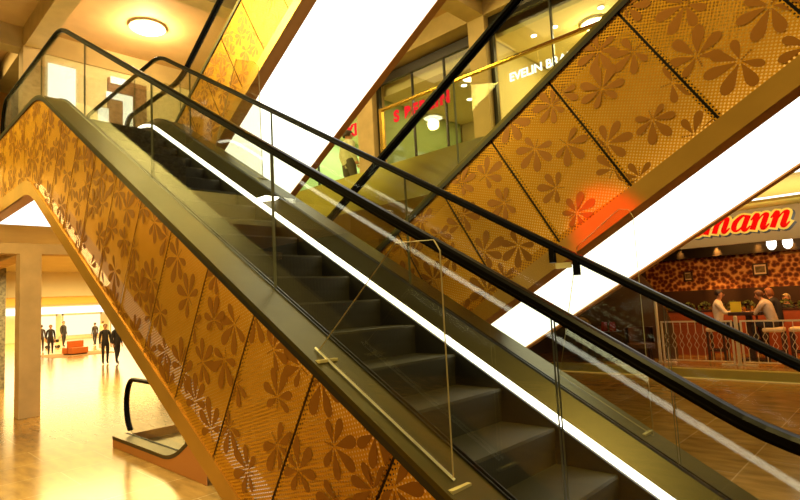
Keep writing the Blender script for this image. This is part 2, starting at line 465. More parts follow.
    for y0, yb in ((o1 - .010, o1 + .012),):
        mb = MB(); xsn = [xl + (xr - xl) * k / 90 for k in range(91)]
        for xa, xb in zip(xsn, xsn[1:]):
            q = [(xa, z_at(panb, xa)), (xb, z_at(panb, xb)), (xb, z_at(fasb, xb)), (xa, z_at(fasb, xa))]
            q = [(x, max(z, zmin)) for x, z in q]
            if q[0][1] <= zmin + .001 and q[1][1] <= zmin + .001: continue
            mb.poly([(x, y0, z) for x, z in q]); mb.poly([(x, yb, z) for x, z in q])
            mb.poly([(xa, y0, q[0][1]), (xb, y0, q[1][1]), (xb, yb, q[1][1]), (xa, yb, q[0][1])])
            mb.poly([(xa, y0, q[3][1]), (xb, y0, q[2][1]), (xb, yb, q[2][1]), (xa, yb, q[3][1])])
        mb.build('fascia', M['fascia'], root)
    sx = [xl + (xr - xl) * k / 120 for k in range(121)]
    sp = [(x, z_at(fasb, x)) for x in sx if z_at(fasb, x) > zmin + .01]
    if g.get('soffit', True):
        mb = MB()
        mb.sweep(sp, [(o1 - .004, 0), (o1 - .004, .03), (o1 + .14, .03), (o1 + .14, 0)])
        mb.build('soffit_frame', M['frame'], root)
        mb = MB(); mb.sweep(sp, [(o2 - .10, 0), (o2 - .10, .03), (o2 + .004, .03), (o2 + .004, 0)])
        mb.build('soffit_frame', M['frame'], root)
        MB().sweep(sp, [(o1 + .12, .032), (o1 + .12, .036), (o1 + .26, .036), (o1 + .26, .032)]).build('added_glow_strip', M['glowstrip'], root)  # glowing strip added to soften the bright band seen through the holes
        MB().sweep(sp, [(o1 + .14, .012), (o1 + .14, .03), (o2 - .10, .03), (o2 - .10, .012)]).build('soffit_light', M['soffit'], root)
    # plinth sheet where the body meets the floor
    if g.get('plinth'):
        xa, xb = g['plinth']; q = sub_x(deck, xa, xb)
        mb = MB(); mb.plate([(x, z - .03) for x, z in q] + [(x, max(zmin, z_at(panb, x))) for x, _ in q[::-1]], o1 - .008, o1 - .001)
        mb.build('plinth_sheet', M['plinth'], root)
        xe = xl if m > 0 else xr
        MB().box(xe - .004, xe + .004, o1, o2, zmin, z_at(deck, xe) - .02).build('end_sheet', M['plinth'], root)
    # decks
    for yo, yi in ((o1 - .012, y1 - .008), (o2 + .012, y2 + .008)):
        MB().sweep(deck, [(yo, -.022), (yo, 0), (yi, .004), (yi, -.022)]).build('outer_deck', M['deck'], root)
        MB().sweep(deck, [(yo, -.05), (yo, -.022), (yo + (.02 if yo < yi else -.02), -.022), (yo + (.02 if yo < yi else -.02), -.05)]).build('deck_trim', M['trim'], root)
        sg = 1 if yo < yi else -1
        yg = y1 if sg > 0 else y2
        MB().sweep(deck, [(yg - .014, -.03), (yg - .014, .012), (yg - .008, .012), (yg - .008, -.03)]).build('glass_channel', M['trim'], root)
        MB().sweep(deck, [(yg + .008, -.03), (yg + .008, .012), (yg + .014, .012), (yg + .014, -.03)]).build('glass_channel', M['trim'], root)
        MB().sweep(deck, [(yg + sg * .014, 0), (yg + sg * .125, -.075), (yg + sg * .125, -.095), (yg + sg * .014, -.03)]).build('inner_deck', M['inner'], root)
        e0, e1 = g['led']
        MB().sweep(sub_x(deck, e0, e1), [(yg + sg * .125, -.078), (yg + sg * .141, -.080), (yg + sg * .141, -.112), (yg + sg * .125, -.112)]).build('light_strip', M['led'] if g.get('lit') else M['inner'], root)
        MB().sweep(deck, [(yg + sg * .128, -.118), (yg + sg * .145, -.118), (yg + sg * .145, -.42), (yg + sg * .128, -.42)]).build('skirt', M['skirt'], root)
    # handrails with round ends
    for yg in (y1, y2):
        pts = []
        for end, x in (('L', xl + .3), ('R', xr - .3)):
            zt = z_at(rail, x); zb = z_at(deck, x) + .02; c = (zt + zb) / 2; b = (zt - zb) / 2; a = .30
            arc = [(x + (-1 if end == 'L' else 1) * a * math.cos(th), c + b * math.sin(th)) for th in [R(-62 + 152 * k / 14) for k in range(15)]]
            pts.append(arc)
        path = pts[0][:-1] + rail + pts[1][::-1][1:]
        w = .027 * g.get('rs', 1)
        rs = g.get('rs', 1)
        sec = [(yg - w * .8, -.018 * rs), (yg - w, -.010 * rs), (yg - w, .003 * rs), (yg - w * .6, .012 * rs), (yg, .014 * rs), (yg + w * .6, .012 * rs), (yg + w, .003 * rs), (yg + w, -.010 * rs), (yg + w * .8, -.018 * rs), (yg + .010, -.018 * rs), (yg + .010, -.030 * rs), (yg - .010, -.030 * rs), (yg - .010, -.018 * rs)]
        MB().sweep(path, sec).build('handrail', M['rubber'], root, smooth=False)
        # glass panes
        cuts = [xl + .3] + [x for x in g['panes'] if xl + .5 < x < xr - .5] + [xr - .3]
        for i, (xa, xb) in enumerate(zip(cuts, cuts[1:])):
            xa2 = xa + (.005 if i else 0); xb2 = xb - (.005 if i < len(cuts) - 2 else 0)
            tp_ = [(x, z - .03) for x, z in sub_x(rail, xa2, xb2)]; bt = [(x, z + .002) for x, z in sub_x(deck, xa2, xb2)]
            ring = tp_ + (pts[1][::-1][1:] if i == len(cuts) - 2 else []) + bt[::-1] + (pts[0][:-1] if i == 0 else [])
            if i == 0: ring = pts[0][:-1] + tp_ + bt[::-1]
            MB().plate(ring, yg - .006, yg + .006, 0, 1).build('glass_pane', [M['glass'], M['edge']], root)
    # steps
    if g.get('steps', True):
        run = .30; ya, yb = y1 + .146, y2 - .146
        xs_ = g['step0']; k = 0
        sgn = 1 if m > 0 else -1
        while True:
            x = xs_ + sgn * run * k; k += 1      # nose of this step; tread runs on uphill
            xe = x + sgn * run
            if not (xl + 1.3 < x < xr - 1.3): break
            z = z_at(nose, x); zn = z_at(nose, x - sgn * run)
            drop = z - zn + .02
            q = [(x, z - .012), (x + sgn * .006, z), (xe + sgn * .02, z), (xe + sgn * .02, z - .02), (x + sgn * .03, z - .03), (x + sgn * .035, z - drop), (x + sgn * .012, z - drop), (x + sgn * .010, z - drop * .5)]
            MB().plate(q, ya, yb).build('step', M['step'], root)
    for xa, xb in ((xl + .02, xl + 1.35), (xr - 1.35, xr - .02)):
        z = z_at(nose, (xa + xb) / 2)
        MB().box(xa, xb, y1 + .146, y2 - .146, z - .03, z + .001).build('landing_plate', M['plate'], root)
    return root, dict(deck=deck, rail=rail, o1=o1, o2=o2, y1=y1, y2=y2)

M['plinth'] = pbr('copper_plinth', (.50, .20, .045), .4, .5)
m1 = .573
PAN = [-10.3, -8.75, -7.18, -5.6, -4.03, -2.46, -.88, .7, 2.3]
esc1, E1 = escalator('escalator', 'gold clad escalator crossing the whole foreground with black steps and light strip', dict(
    m=-m1, x=(-9.25, 1.2), o1=1.416, W=1.43, deck=(.6877, 4.35, .82), hb=.7587, zmin=.004, rr=.8, seed=3, tube='top',
    joint=-2.34, pitch=.527, panes=PAN, led=(-6.95, .9), lit=True, step0=-.50, show=(-9.3, .6)))
esc2, E2 = escalator('escalator', 'gold clad escalator rising to the upper right behind the foreground escalator', dict(
    m=m1, x=(-9.25, 2.6), o1=3.064, W=1.53, deck=(4.2685, .17, 4.35), hb=.8564, zmin=.004, seed=11, rs=1.5, tube='foot',
    joint=-2.04, pitch=.527, panes=PAN, led=(-9, 2.4), lit=False, steps=False, plinth=(-9.25, -6.2), show=(-6.3, 1.5)))
esc3, E3 = escalator('escalator', 'gold clad escalator at top left with broad white glowing underside', dict(
    m=m1, x=(-9.25, 2.6), o1=3.064, W=1.53, deck=(8.4618, 4.36, 8.55), hb=.8564, seed=23, rs=1.4, tube='foot',
    joint=-5.20, pitch=.527, panes=PAN, led=(-9, 2.4), lit=False, steps=False, show=(-9.3, 1.0)))


# clear acrylic guards standing on the outer decks
def guard(root, y, pts, foot):
    o = MB().plate(pts, y - .004, y + .004, 0, 1).build('acrylic_guard', [M['guard'], M['guard_edge']], root)
    mb = MB()
    for a, b in zip(pts, pts[1:] + pts[:1]): mb.tube([(a[0], y, a[1]), (b[0], y, b[1])], .0016, 5)
    mb.build('guard_edge', M['guard_edge'], o)
    for (x, z) in foot: MB().box(x - .04, x + .04, y - .05, y + .05, z, z + .012).build('guard_foot', M['guard_edge'], o)
    return o
dk1 = lambda x: z_at(E1['deck'], x)
guard(esc1, 1.47, [(-1.93, dk1(-1.93) + .01), (-1.43, 2.22), (-1.24, 2.21), (-1.215, 2.17), (-1.215, dk1(-1.215) + .01)], [(-1.90, dk1(-1.87)), (-1.22, dk1(-1.18))])
guard(esc1, 2.78, [(-1.50, dk1(-1.50) + .01), (-1.34, 2.24), (-1.10, 2.41), (-1.05, 2.40), (-1.03, 2.36), (-1.03, dk1(-1.03) + .01)], [(-1.09, dk1(-1.05))])
guard(esc1, 2.78, [(-5.30, dk1(-5.30) + .01), (-4.83, 4.54), (-4.50, 4.40), (-4.42, 4.32), (-4.40, dk1(-4.40) + .01)], [(-4.44, dk1(-4.40))])
for ya_ in (1.47,):
    MB().tube([(-1.95, ya_, dk1(-1.95) + .012), (-1.21, ya_, dk1(-1.21) + .012)], .005, 6).build('guard_rail', M['whitesign_soft'], esc1)
# clip on the far strip, glowing in place of its reflection, and sign clamps under the far handrail
MB().box(-4.12, -3.93, E1['y2'] - .15, E1['y2'] - .008, dk1(-4.03) - .085, dk1(-4.03) - .05).build('glowing_clip', M['led'], esc1, bevel=.006)
for xx in (-1.42, -1.29):
    z = z_at(E1['rail'], xx)
    MB().box(xx - .014, xx + .014, E1['y2'] - .014, E1['y2'] + .014, z - .10, z - .02).build('rail_clamp', M['rubber'], esc1)
MB().box(-1.40, -1.31, E1['y2'] - .014, E1['y2'] - .008, z_at(E1['rail'], -1.36) - .10, z_at(E1['rail'], -1.36) - .07).build('clamp_plate', M['guard_edge'], esc1)

# put each escalator's Empty at the foot of its body
for e, E_, bx, bz in ((esc1, E1, .9, .0), (esc2, E2, -9.2, .0), (esc3, E3, -9.2, 4.2)):
    e['group'] = 'gold clad escalators'
    b_ = Vector((bx, (E_['o1'] + E_['o2']) / 2, bz)); e.location = b_
    for c in e.children: c.location = Vector(c.location) - b_

# ------------------------------------------------------------------ the setting
def B(*a): return MB().box(*a)
struct('floor', B(-75, 6, -8, 32, -.05, 0), M['floor'])
# upper storey slabs, columns, beams
UF = 4.2
struct('slab_gallery', B(-30, 6, 6.15, 24, 3.57, UF), M['olive'])
struct('slab_landing', B(-30, -9.4, -5, 6.15, 3.64, UF), M['cream'])
struct('ceiling', B(-30, -9.4, -6, 6.15, 8.42, 8.6), M['ceil'])
struct('ceiling_gallery', B(-30, 6, 6.15, 24, 8.42, 8.6), M['ceil'])
struct('beam_landing', B(-30, -9.4, 2.72, 3.08, 7.95, 8.42), M['concrete'])
struct('beam_cross', B(-14.1, -13.7, -6, 9.3, 7.95, 8.42), M['concrete'])
struct('beam_edge', B(-9.8, -9.4, -6, 6.15, 7.95, 8.42), M['concrete'])
struct('beam_gallery', B(-30, 6, 9.4, 9.85, 7.95, 8.42), M['concrete'])
struct('beam_gallery_cross', B(-6.62, -6.2, 6.15, 9.4, 7.95, 8.42), M['concrete'])
struct('beam_gallery_cross', B(-10.4, -9.8, 6.15, 9.4, 7.95, 8.42), M['concrete'])
struct('column_gallery', B(-10.3, -9.72, 9.4, 9.85, UF, 7.95), M['concrete'])
struct('column_gallery', B(-6.62, -6.2, 9.4, 9.85, UF, 7.95), M['concrete'])
struct('column_gallery', B(-10.3, -9.72, 9.4, 9.85, 0, 3.57), M['olive'])
struct('column_landing', B(-13.95, -13.55, 2.70, 3.10, UF, 7.95), M['concrete'])
struct('column', B(-14.1, -13.7, 2.72, 3.11, 0, 3.42), M['concrete'])
struct('beam_ground', B(-14.1, -13.7, -6, 12, 3.42, 3.64), M['concrete'])
struct('beam_ground_long', B(-30, -14.1, 2.72, 3.11, 3.42, 3.64), M['concrete'])
# upper left back wall with a lit opening
struct('wall_landing', B(-14.0, -13.75, 3.1, 9.4, UF, 8.42), M['cream'])
struct('wall_landing_dark', B(-13.75, -13.7, 4.45, 5.35, UF, 7.75), pbr('brown_field', (.24, .13, .05), .6))
def panel(name, label, x, y0, y1, z0, z1, mat, d=.03):
    return tag(B(x, x + d, y0, y1, z0, z1).build(name, mat), label, 'wall panel')
struct('wall_stone', B(-21, -20.2, -4, 3.66, 0, 3.64), M['stone'])
struct('wall_stone_upper', B(-16, -15.6, -4, 2.55, UF, 8.42), M['stone'])
struct('wall_landing_amber', B(-17, -16.8, 2.0, 3.1, UF, 8.42), pbr('amber_wall', (.75, .36, .08), .7))
struct('wall_bulkhead', B(-22, -21.6, 3.1, 16, 2.78, 3.64), M['cream'])
struct('ceiling_passage', B(-62, -22, -2, 32, 3.30, 3.5), M['cream'])
struct('wall_back', B(-62.3, -62, -5, 32, 0, 3.5), M['cream'])
struct('wall_shopfront', B(-30, -7.6, 12.2, 12.4, 0, 3.57), M['dark'])

# passage at the back: lit shop windows, dark pier
for i, (y0, y1, lab) in enumerate(((8.2, 10.6, 'lit shop window at the back left behind the walking man'), (12.2, 15.4, 'lit shop window in the middle of the far passage end'),
                                   (15.8, 19.4, 'lit shop window at the far end behind the bench'), (20.2, 24.5, 'lit shop window at far right of the passage end'))):
    t = thing('shop_window', lab, 'shop window', (-61.95, (y0 + y1) / 2, 0), 0, 'shop windows at the end of the passage')
    MB().box(0, .08, -(y1 - y0) / 2, (y1 - y0) / 2, .35, 2.35).build('display', M['shopglow'], t)
    mb = MB(); h = (y1 - y0) / 2
    for a, b in ((-h, -h + .12), (h - .12, h)): mb.box(.08, .16, a, b, 0, 2.5)
    mb.box(.08, .16, -h, h, 2.35, 2.5); mb.build('window_frame', M['cream'], t)
struct('trim_glow', B(-61.9, -61.7, -2, 30, 2.55, 3.2), emit('ceiling_cove', (1, .93, .72), 2.2))
struct('column_passage', B(-40, -39.3, 6.2, 7.0, 0, 3.3), M['concrete'])
struct('column_passage', B(-42, -41.2, 17.4, 18.4, 0, 3.3), M['wood'])

# ------------------------------------------------------------------ gallery railing and shopfronts
t = thing('gallery_railing', 'glass balustrade with brass top rail along the upper gallery edge', 'railing', (-6.2, 6.2, UF))
cuts = [0, 1.45, 2.9, 4.35, 5.8, 7.25, 8.7]
for a, b in zip(cuts, cuts[1:]):
    MB().box(a + .006, b - .006, -.006, .006, .0, .93).build('glass_pane', [M['softglass']], t)
MB().box(-.03, 8.75, -.03, .03, .93, .975).build('top_rail', M['gold'], t, bevel=.008)
MB().box(-.03, .03, -.03, .03, 0, .93).build('end_post', M['gold'], t)
def storefront(name, label, x0, x1, zt, back, mulls, bandz):
    t = thing(name, label, 'shopfront', (x0, 9.62, UF)); w = x1 - x0; h = zt - UF
    mb = MB(); f = .09
    mb.box(0, f, -.05, .05, 0, h).box(w - f, w, -.05, .05, 0, h).box(f, w - f, -.05, .05, h - .22, h).box(f, w - f, -.05, .05, 0, .08)
    mb.build('frame', M['black'], t)
    for x in mulls: MB().box(x, x + .035, -.03, .03, .08, h - .22).build('mullion', M['black'], t)
    MB().box(f, w - f, -.006, .006, .08, h - .22).build('glazing', M['glass'], t)
    return t
storefront('shopfront', 'black framed shopfront left of the middle pillar with red lettering', -9.72, -6.62, 7.75, None, (1.2, 2.2), 0)
storefront('shopfront', 'black framed shopfront right of the pillar with white lettering', -6.2, .5, 8.0, None, (1.4, 2.9), 0)
storefront('shopfront', 'narrow glazed shopfront behind the hooded visitor with green walls', -14.0, -10.3, 7.5, None, (1.7,), 0)
for nm, x0, x1, mat in (('wall_shop_red', -9.9, -6.45, pbr('shop_brown', (.34, .27, .13), .7)), ('wall_shop_white', -6.3, 2, M['cream']), ('wall_shop_green', -14.2, -10.1, M['green'])):
    struct(nm, B(x0, x1, 13.4, 13.5, UF, 8.0), mat)
    struct(nm.replace('wall', 'ceiling'), B(x0, x1, 9.9, 13.5, 7.35 if 'red' in nm else 7.6, 7.7), M['cream'])
struct('wall_shop_divider', B(-6.5, -6.35, 9.9, 13.4, UF, 7.7), M['cream'])
struct('wall_shop_divider', B(-10.15, -9.95, 9.9, 13.4, UF, 7.7), M['green'])
struct('wall_shop_green_side', B(-14.2, -14.0, 9.7, 13.4, UF, 7.7), M['green'])

def letters(name, label, body, size, loc, mat, ext=.02, shear=0, off=0, group=None, sp=1.0):
    cu = bpy.data.curves.new(name, 'FONT'); cu.body = body; cu.size = size; cu.extrude = ext; cu.shear = shear; cu.offset = off; cu.space_character = sp
    tmp = bpy.data.objects.new('tmp', cu); COL.objects.link(tmp)
    dg = bpy.context.evaluated_depsgraph_get(); me = bpy.data.meshes.new_from_object(tmp.evaluated_get(dg))
    bpy.data.objects.remove(tmp); me.materials.clear(); me.materials.append(mat)
    o = bpy.data.objects.new(name, me); COL.objects.link(o); o.location = loc; o.rotation_euler = (R(90), 0, 0)
    return tag(o, label, 'sign', group)
letters('shop_lettering', 'red lettering on shop glass right of the beige pillar', 'S BERLIN', .38, (-9.16, 9.60, 6.46), M['redsign'], ext=.008, off=.02, sp=1.22)
letters('shop_lettering', 'red lettering left of the beige pillar above the hooded visitor', 'KI', .44, (-10.95, 9.60, 6.50), M['redsign'], ext=.008, off=.02)
letters('shop_lettering', 'white lettering on the shopfront beside the gold panels', 'EVELIN BRANDT', .245, (-5.80, 9.60, 6.40), M['whitesign'], ext=.006, off=.004)

# ceiling fittings seen through the shop windows
def disc(name, label, x, y, z, r, mat, group=None, h=.05):
    t = thing(name, label, 'ceiling light', (x, y, z), 0, group)
    MB().lathe([(r * 1.15, 0), (r * 1.15, -h), (r, -h)], n=20).build('housing', M['white'], t)
    MB().lathe([(r * .98, -h - .002), (r * .98, -h - .012)], n=20).build('lens', mat, t)
    return t
disc('ceiling_lamp', 'glaring round ceiling lamp over the upper landing at top left', -11.96, 4.71, 8.42, .33, M['lamp'])  # lens enlarged to the spread of the lamp's glare
disc('ceiling_lamp', 'glaring ceiling lamp above the white lettering by the gold panels', -4.45, 10.9, 7.6, .26, M['lamp'])
for i, (x, y, w) in enumerate(((-7.45, 10.6, 'highest behind the red lettering'), (-7.75, 12.2, 'below and left, deeper in the red lettered shop'))):
    disc('ceiling_ring_lamp', 'round lamp ' + w, x, y, 7.35, .22, M['downlight'], 'round lamps in the red lettered shop')
for x, y in ((-5.6, 10.4), (-5.1, 10.4), (-4.1, 10.4)):
    disc('downlight', 'small recessed downlight in the cream band above the white lettering', x, y, 7.6, .06, M['downlight'], 'downlights above the white lettering', .015)
for x, y in ((-7.1, 11.5), (-8.4, 11.8), (-7.9, 10.9)):
    disc('downlight', 'small spotlight on the ceiling of the red lettered shop', x, y, 7.35, .07, M['downlight'], 'spots in the red lettered shop', .015)
tag(MB().box(-10.75, -10.55, 10.2, 10.4, UF, 6.25).build('display_column', M['white']), 'white display column beside the hooded visitor inside green shop', 'column')

# ------------------------------------------------------------------ restaurant under the gallery
struct('floor_platform', B(-7.3, 6, 13.05, 18, 0, .20), M['olive'])
struct('floor_terrace', B(-7.28, 6, 13.25, 18, .20, .212), M['floor'])
struct('wall_restaurant', B(-6.3, 6, 17.6, 17.75, .2, 3.57), M['paper'])
struct('trim_1', B(-6.3, 6, 17.5, 17.6, 1.42, 1.86), M['dark'])
struct('trim_2', B(-6.3, 6, 17.3, 17.6, 2.80, 3.2), M['black'])
struct('wall_alcove', B(-9.6, -6.3, 17.4, 17.6, 0, 3.57), M['dark'])
struct('wall_alcove_side', B(-9.7, -9.6, 12.4, 17.6, 0, 3.57), M['dark'])
struct('ceiling_recess', B(-3.3, 4, 9.45, 11.9, 3.545, 3.568), pbr('olive_ceiling', (.55, .46, .20), .6))
struct('trim_3', B(-3.3, 4, 11.80, 11.95, 3.53, 3.566), M['cove'])
struct('trim_4', B(-2.85, 4, 9.40, 9.47, 3.53, 3.566), M['cove'])

struct('trim_6', B(-7.3, 6, 13.03, 13.05, .0, .018), emit('kerb_reflection_glow', (1, .55, .12), .5))  # glowing strip painted in for light reflected along the kerb foot

# sign board with the script word
def ribbon_letter(strokes, grow=0.):
    polys = []
    for pts, ws in strokes:
        n = len(pts)
        # catmull-rom
        P = [Vector(pts[0])] + [Vector(p) for p in pts] + [Vector(pts[-1])]; c = []; w = []
        for i in range(n - 1):
            for k in range(6):
                t_ = k / 6; a, b, d, e = P[i], P[i + 1], P[i + 2], P[i + 3]
                c.append(.5 * ((2 * b) + (d - a) * t_ + (2 * a - 5 * b + 4 * d - e) * t_ ** 2 + (3 * b - a - 3 * d + e) * t_ ** 3)); w.append(ws[i] + (ws[i + 1] - ws[i]) * t_)
        c.append(Vector(pts[-1])); w.append(ws[-1])
        if grow:
            d0 = (c[0] - c[1]).normalized() * grow; d1 = (c[-1] - c[-2]).normalized() * grow
            c = [c[0] + d0] + c + [c[-1] + d1]; w = [w[0]] + w + [w[-1]]
        L_, R_ = [], []
        for i in range(len(c)):
            d = (c[min(i + 1, len(c) - 1)] - c[max(i - 1, 0)]).normalized(); nn = Vector((-d.y, d.x)); h = w[i] / 2 + grow
            L_.append(c[i] + nn * h); R_.append(c[i] - nn * h)
        polys += [[L_[i], L_[i + 1], R_[i + 1], R_[i]] for i in range(len(c) - 1)]
    return polys
TH, TN = .26, .07
def glyph_n(x, arches):
    st = []; s = .42
    sl = lambda px, py: (x + px + .32 * py, py)
    st.append(([sl(-.22, .62), sl(-.05, .95), sl(0, .8), sl(0, 0)], [TN, TH * .8, TH, TH]))
    for k in range(arches):
        a = k * s
        st.append(([sl(a + .04, .35), sl(a + .22, .85), sl(a + s - .02, .92), sl(a + s, .6), sl(a + s, .15)] + ([sl(a + s + .10, .0), sl(a + s + .26, .28)] if k == arches - 1 else [sl(a + s, 0)]),
                   [TN, TN * 1.2, TH * .9, TH, TH] + ([TH * .6, TN] if k == arches - 1 else [TH])))
    return st, arches * s + .46
def glyph_a(x):
    sl = lambda px, py: (x + px + .32 * py, py)
    return [([sl(.48, .80), sl(.25, .98), sl(.0, .62), sl(.02, .18), sl(.22, .03), sl(.46, .38)], [TN, TH * .6, TH, TH, TH * .5, TN]),
            ([sl(.50, .98), sl(.48, .5), sl(.48, .15), sl(.60, 0), sl(.76, .28)], [TH, TH, TH, TH * .6, TN])], .92
def glyph_e(x):
    sl = lambda px, py: (x + px + .32 * py, py)
    return [([sl(.02, .5), sl(.32, .55), sl(.36, .85), sl(.18, .98), sl(-.02, .6), sl(.02, .15), sl(.2, 0), sl(.5, .25)], [TN, TN, TH * .5, TH * .5, TH, TH, TH * .6, TN])], .60
x = 0; strokes = []
for kind in 'emann':
    st, adv = glyph_e(x) if kind == 'e' else glyph_a(x) if kind == 'a' else glyph_n(x, 2 if kind == 'm' else 1)
    strokes += st; x += adv
sgn = thing('restaurant_sign', 'brown fascia sign with big red script word edged in yellow', 'sign', (-4.75, 13.7, 2.86))
MB().box(-2.2, 6.6, 0, .12, 0, .74).build('sign_board', M['signboard'], sgn)
def wordmesh(nm, grow, dx, dz, yf, mat):
    mb = MB(); S = .41; SZ = .33; ox, oz = 1.00, .27
    for k, q in enumerate(ribbon_letter(strokes, grow)):
        pts = [((p.x * S + ox + dx), (p.y * SZ + oz + dz)) for p in q]; yy = yf - k * .00002
        mb.poly([(px, yy, pz) for px, pz in pts])
    return mb.build(nm, mat, sgn, fix=False)
wordmesh('letter_shadow', .13, .035, -.03, -.004, M['black'])
wordmesh('letter_outline', .12, 0, 0, -.012, M['yellowpaint'])
wordmesh('letter_face', 0, 0, 0, -.020, M['redpaint'])
MB().box(1.9, 1.94, .02, .06, .73, .80).build('sign_bracket', M['black'], sgn)
struct('trim_5', B(-7.2, 6, 13.75, 13.95, 3.40, 3.57), pbr('amber_band', (.85, .50, .10), .4))
# pendant lamps
for i, (x, y, w) in enumerate(((-2.47, 14.8, 'left'), (-2.18, 14.9, 'right'))):
    t = thing('pendant_lamp', 'white egg shaped pendant lamp below the sign, %s of the two' % w, 'lamp', (x, y, 0), 0, 'pendant lamps under the sign')
    MB().lathe([(.02, 3.02), (.06, 3.0), (.095, 2.92), (.10, 2.84), (.075, 2.76), (.03, 2.72)], n=16).build('lamp_shade', emit('pendant_glow', (1, .93, .78), 3.5), t, smooth=True)
    MB().tube([(0, 0, 3.0), (0, 0, 3.57)], .008).build('cord', M['black'], t)
# pictures
for i, (x0, x1, z0, z1, lab) in enumerate(((-5.21, -4.96, 2.14, 2.44, 'small framed picture on the flowered wall, left one'), (-3.44, -3.08, 2.18, 2.52, 'framed picture on the flowered wall above the seated guests'))):
    t = thing('framed_picture', lab, 'picture', ((x0 + x1) / 2, 17.6, (z0 + z1) / 2), 0, 'pictures on the flowered wall')
    w, h = (x1 - x0) / 2, (z1 - z0) / 2; f = .04
    MB().box(-w, w, -.04, 0, h - f, h).box(-w, w, -.04, 0, -h, -h + f).box(-w, -w + f, -.04, 0, -h, h).box(w - f, w, -.04, 0, -h, h).build('picture_frame', M['wood'], t)
    MB().box(-w + f, w - f, -.02, -.005, -h + f, h - f).build('picture_mat', M['white'], t)
    MB().box(-w * .62, w * .62, -.024, -.02, -h * .5, h * .5).build('print', M['picture'], t)
# brick red planter counters with bushes
def planter(x0, x1, y, lab, nb, seed):
    t = thing('planter_box', lab, 'planter', ((x0 + x1) / 2, y, .212), 0, 'brick red planter boxes')
    w = (x1 - x0) / 2
    MB().box(-w, w, -.2, .2, 0, 1.08).build('box', M['brick'], t)
    MB().box(-w - .01, w + .01, -.21, .21, 1.08, 1.12).build('rim', M['wood'], t)
    rnd = random.Random(seed)
    for k in range(nb):
        mb = MB(); cx = -w + (k + .5) * 2 * w / nb
        for j in range(70):
            a = rnd.uniform(0, 6.28); ph = rnd.uniform(-.3, 1.5); r = .16
            p = Vector((cx + r * math.cos(a) * math.cos(ph) * .9, r * math.sin(a) * math.cos(ph), 1.16 + r * math.sin(ph)))
            d = Vector((rnd.uniform(-1, 1), rnd.uniform(-1, 1), rnd.uniform(0, 1))).normalized() * .05; s_ = d.orthogonal().normalized() * .022
            mb.poly([p - d * .2, p + d * .4 + s_, p + d, p + d * .4 - s_])
        mb.build('shrub', M['plant'], t)
planter(-5.95, -4.6, 16.3, 'brick red planter box with shrubs at left behind the railing', 4, 1)
planter(-4.55, -3.2, 16.3, 'brick red planter box with shrubs behind the man in white', 4, 2)
planter(-3.15, -1.2, 16.3, 'brick red planter box with shrubs at right under the white haired guest', 5, 3)
struct('wall_partition', B(-5.5, -4.1, 15.5, 15.56, .212, 1.0), M['brick'])
# arch panel and dim lounge at the left
mb = MB(); arc = [(-4.55 - .0 - 1.3 * (1 - math.cos(a)), .212 + 2.25 * math.sin(a)) for a in [R(90 * k / 12) for k in range(13)]]
arc = [(-4.62 - 1.55 * (1 - math.cos(R(90 * k / 14))), .212 + 2.5 * math.sin(R(90 * k / 14))) for k in range(15)] + [(-7.2, 2.712), (-7.2, .212)]
mb.plate(arc, 14.6, 14.64, 0, 1)
tag(mb.build('arched_screen', [pbr('brown_screen', (.16, .075, .02), .35), M['gold']]), 'brown arched screen with bright edge beside the flowered wall', 'screen')

def chair(label, loc, rz, mat, grp):
    t = thing('armchair', label, 'chair', loc, rz, grp)
    MB().box(-.30, .30, -.28, .28, .30, .44).build('seat', mat, t, bevel=.03)
    mb = MB()
    prof = [R(-20 + 220 * k / 14) for k in range(15)]
    o = [(.34 * math.cos(a), .32 * math.sin(a)) for a in prof]; i_ = [(.27 * math.cos(a), .25 * math.sin(a)) for a in prof]
    for k in range(14):
        for (a, b) in ((o[k], o[k + 1]), (i_[k], i_[k + 1])): mb.poly([(*a, .28), (*b, .28), (*b, .82), (*a, .82)])
        mb.poly([(*o[k], .82), (*o[k + 1], .82), (*i_[k + 1], .82), (*i_[k], .82)])
    mb.build('backrest', mat, t)
    for sx in (-1, 1):
        for sy in (-1, 1): MB().tube([(sx * .24, sy * .22, 0), (sx * .22, sy * .2, .30)], .018).build('leg', M['wood'], t)
    return t
ch = chair('rounded brown armchair in the dim lounge, left of two', (-6.55, 14.25, .212), 0, pbr('brown_hide', (.10, .035, .012), .5), 'lounge armchairs')
ch.location.x = -6.75
c2 = dup(ch, (-5.35, 14.1, .212), .5, 'rounded brown armchair in the dim lounge nearest the railing post')
t = thing('bistro_table', 'small dark table with red menu cards between lounge armchairs', 'table', (-6.05, 13.95, .212))
MB().lathe([(.30, .70), (.30, .73)], n=24).build('tabletop', M['wood'], t); MB().tube([(0, 0, .03), (0, 0, .70)], .025).build('pedestal', M['black'], t); MB().lathe([(.2, 0), (.2, .02), (.05, .04)], n=20).build('base', M['black'], t)
for k, (dx, w) in enumerate(((-.12, 'left'), (.1, 'right'))):
    o = MB(); o.poly([(dx - .07, -.03, 0), (dx + .07, -.03, 0), (dx + .07, .02, .24), (dx - .07, .02, .24)]); o.poly([(dx - .07, .07, 0), (dx + .07, .07, 0), (dx + .07, .022, .24), (dx - .07, .022, .24)])
    ob = o.build('menu_card', pbr('menu_red', (.45, .02, .015), .5)); ob.location = (-6.05, 13.95, .944); tag(ob, 'red folded menu card on the small lounge table, %s one' % w, 'menu', 'menu cards')
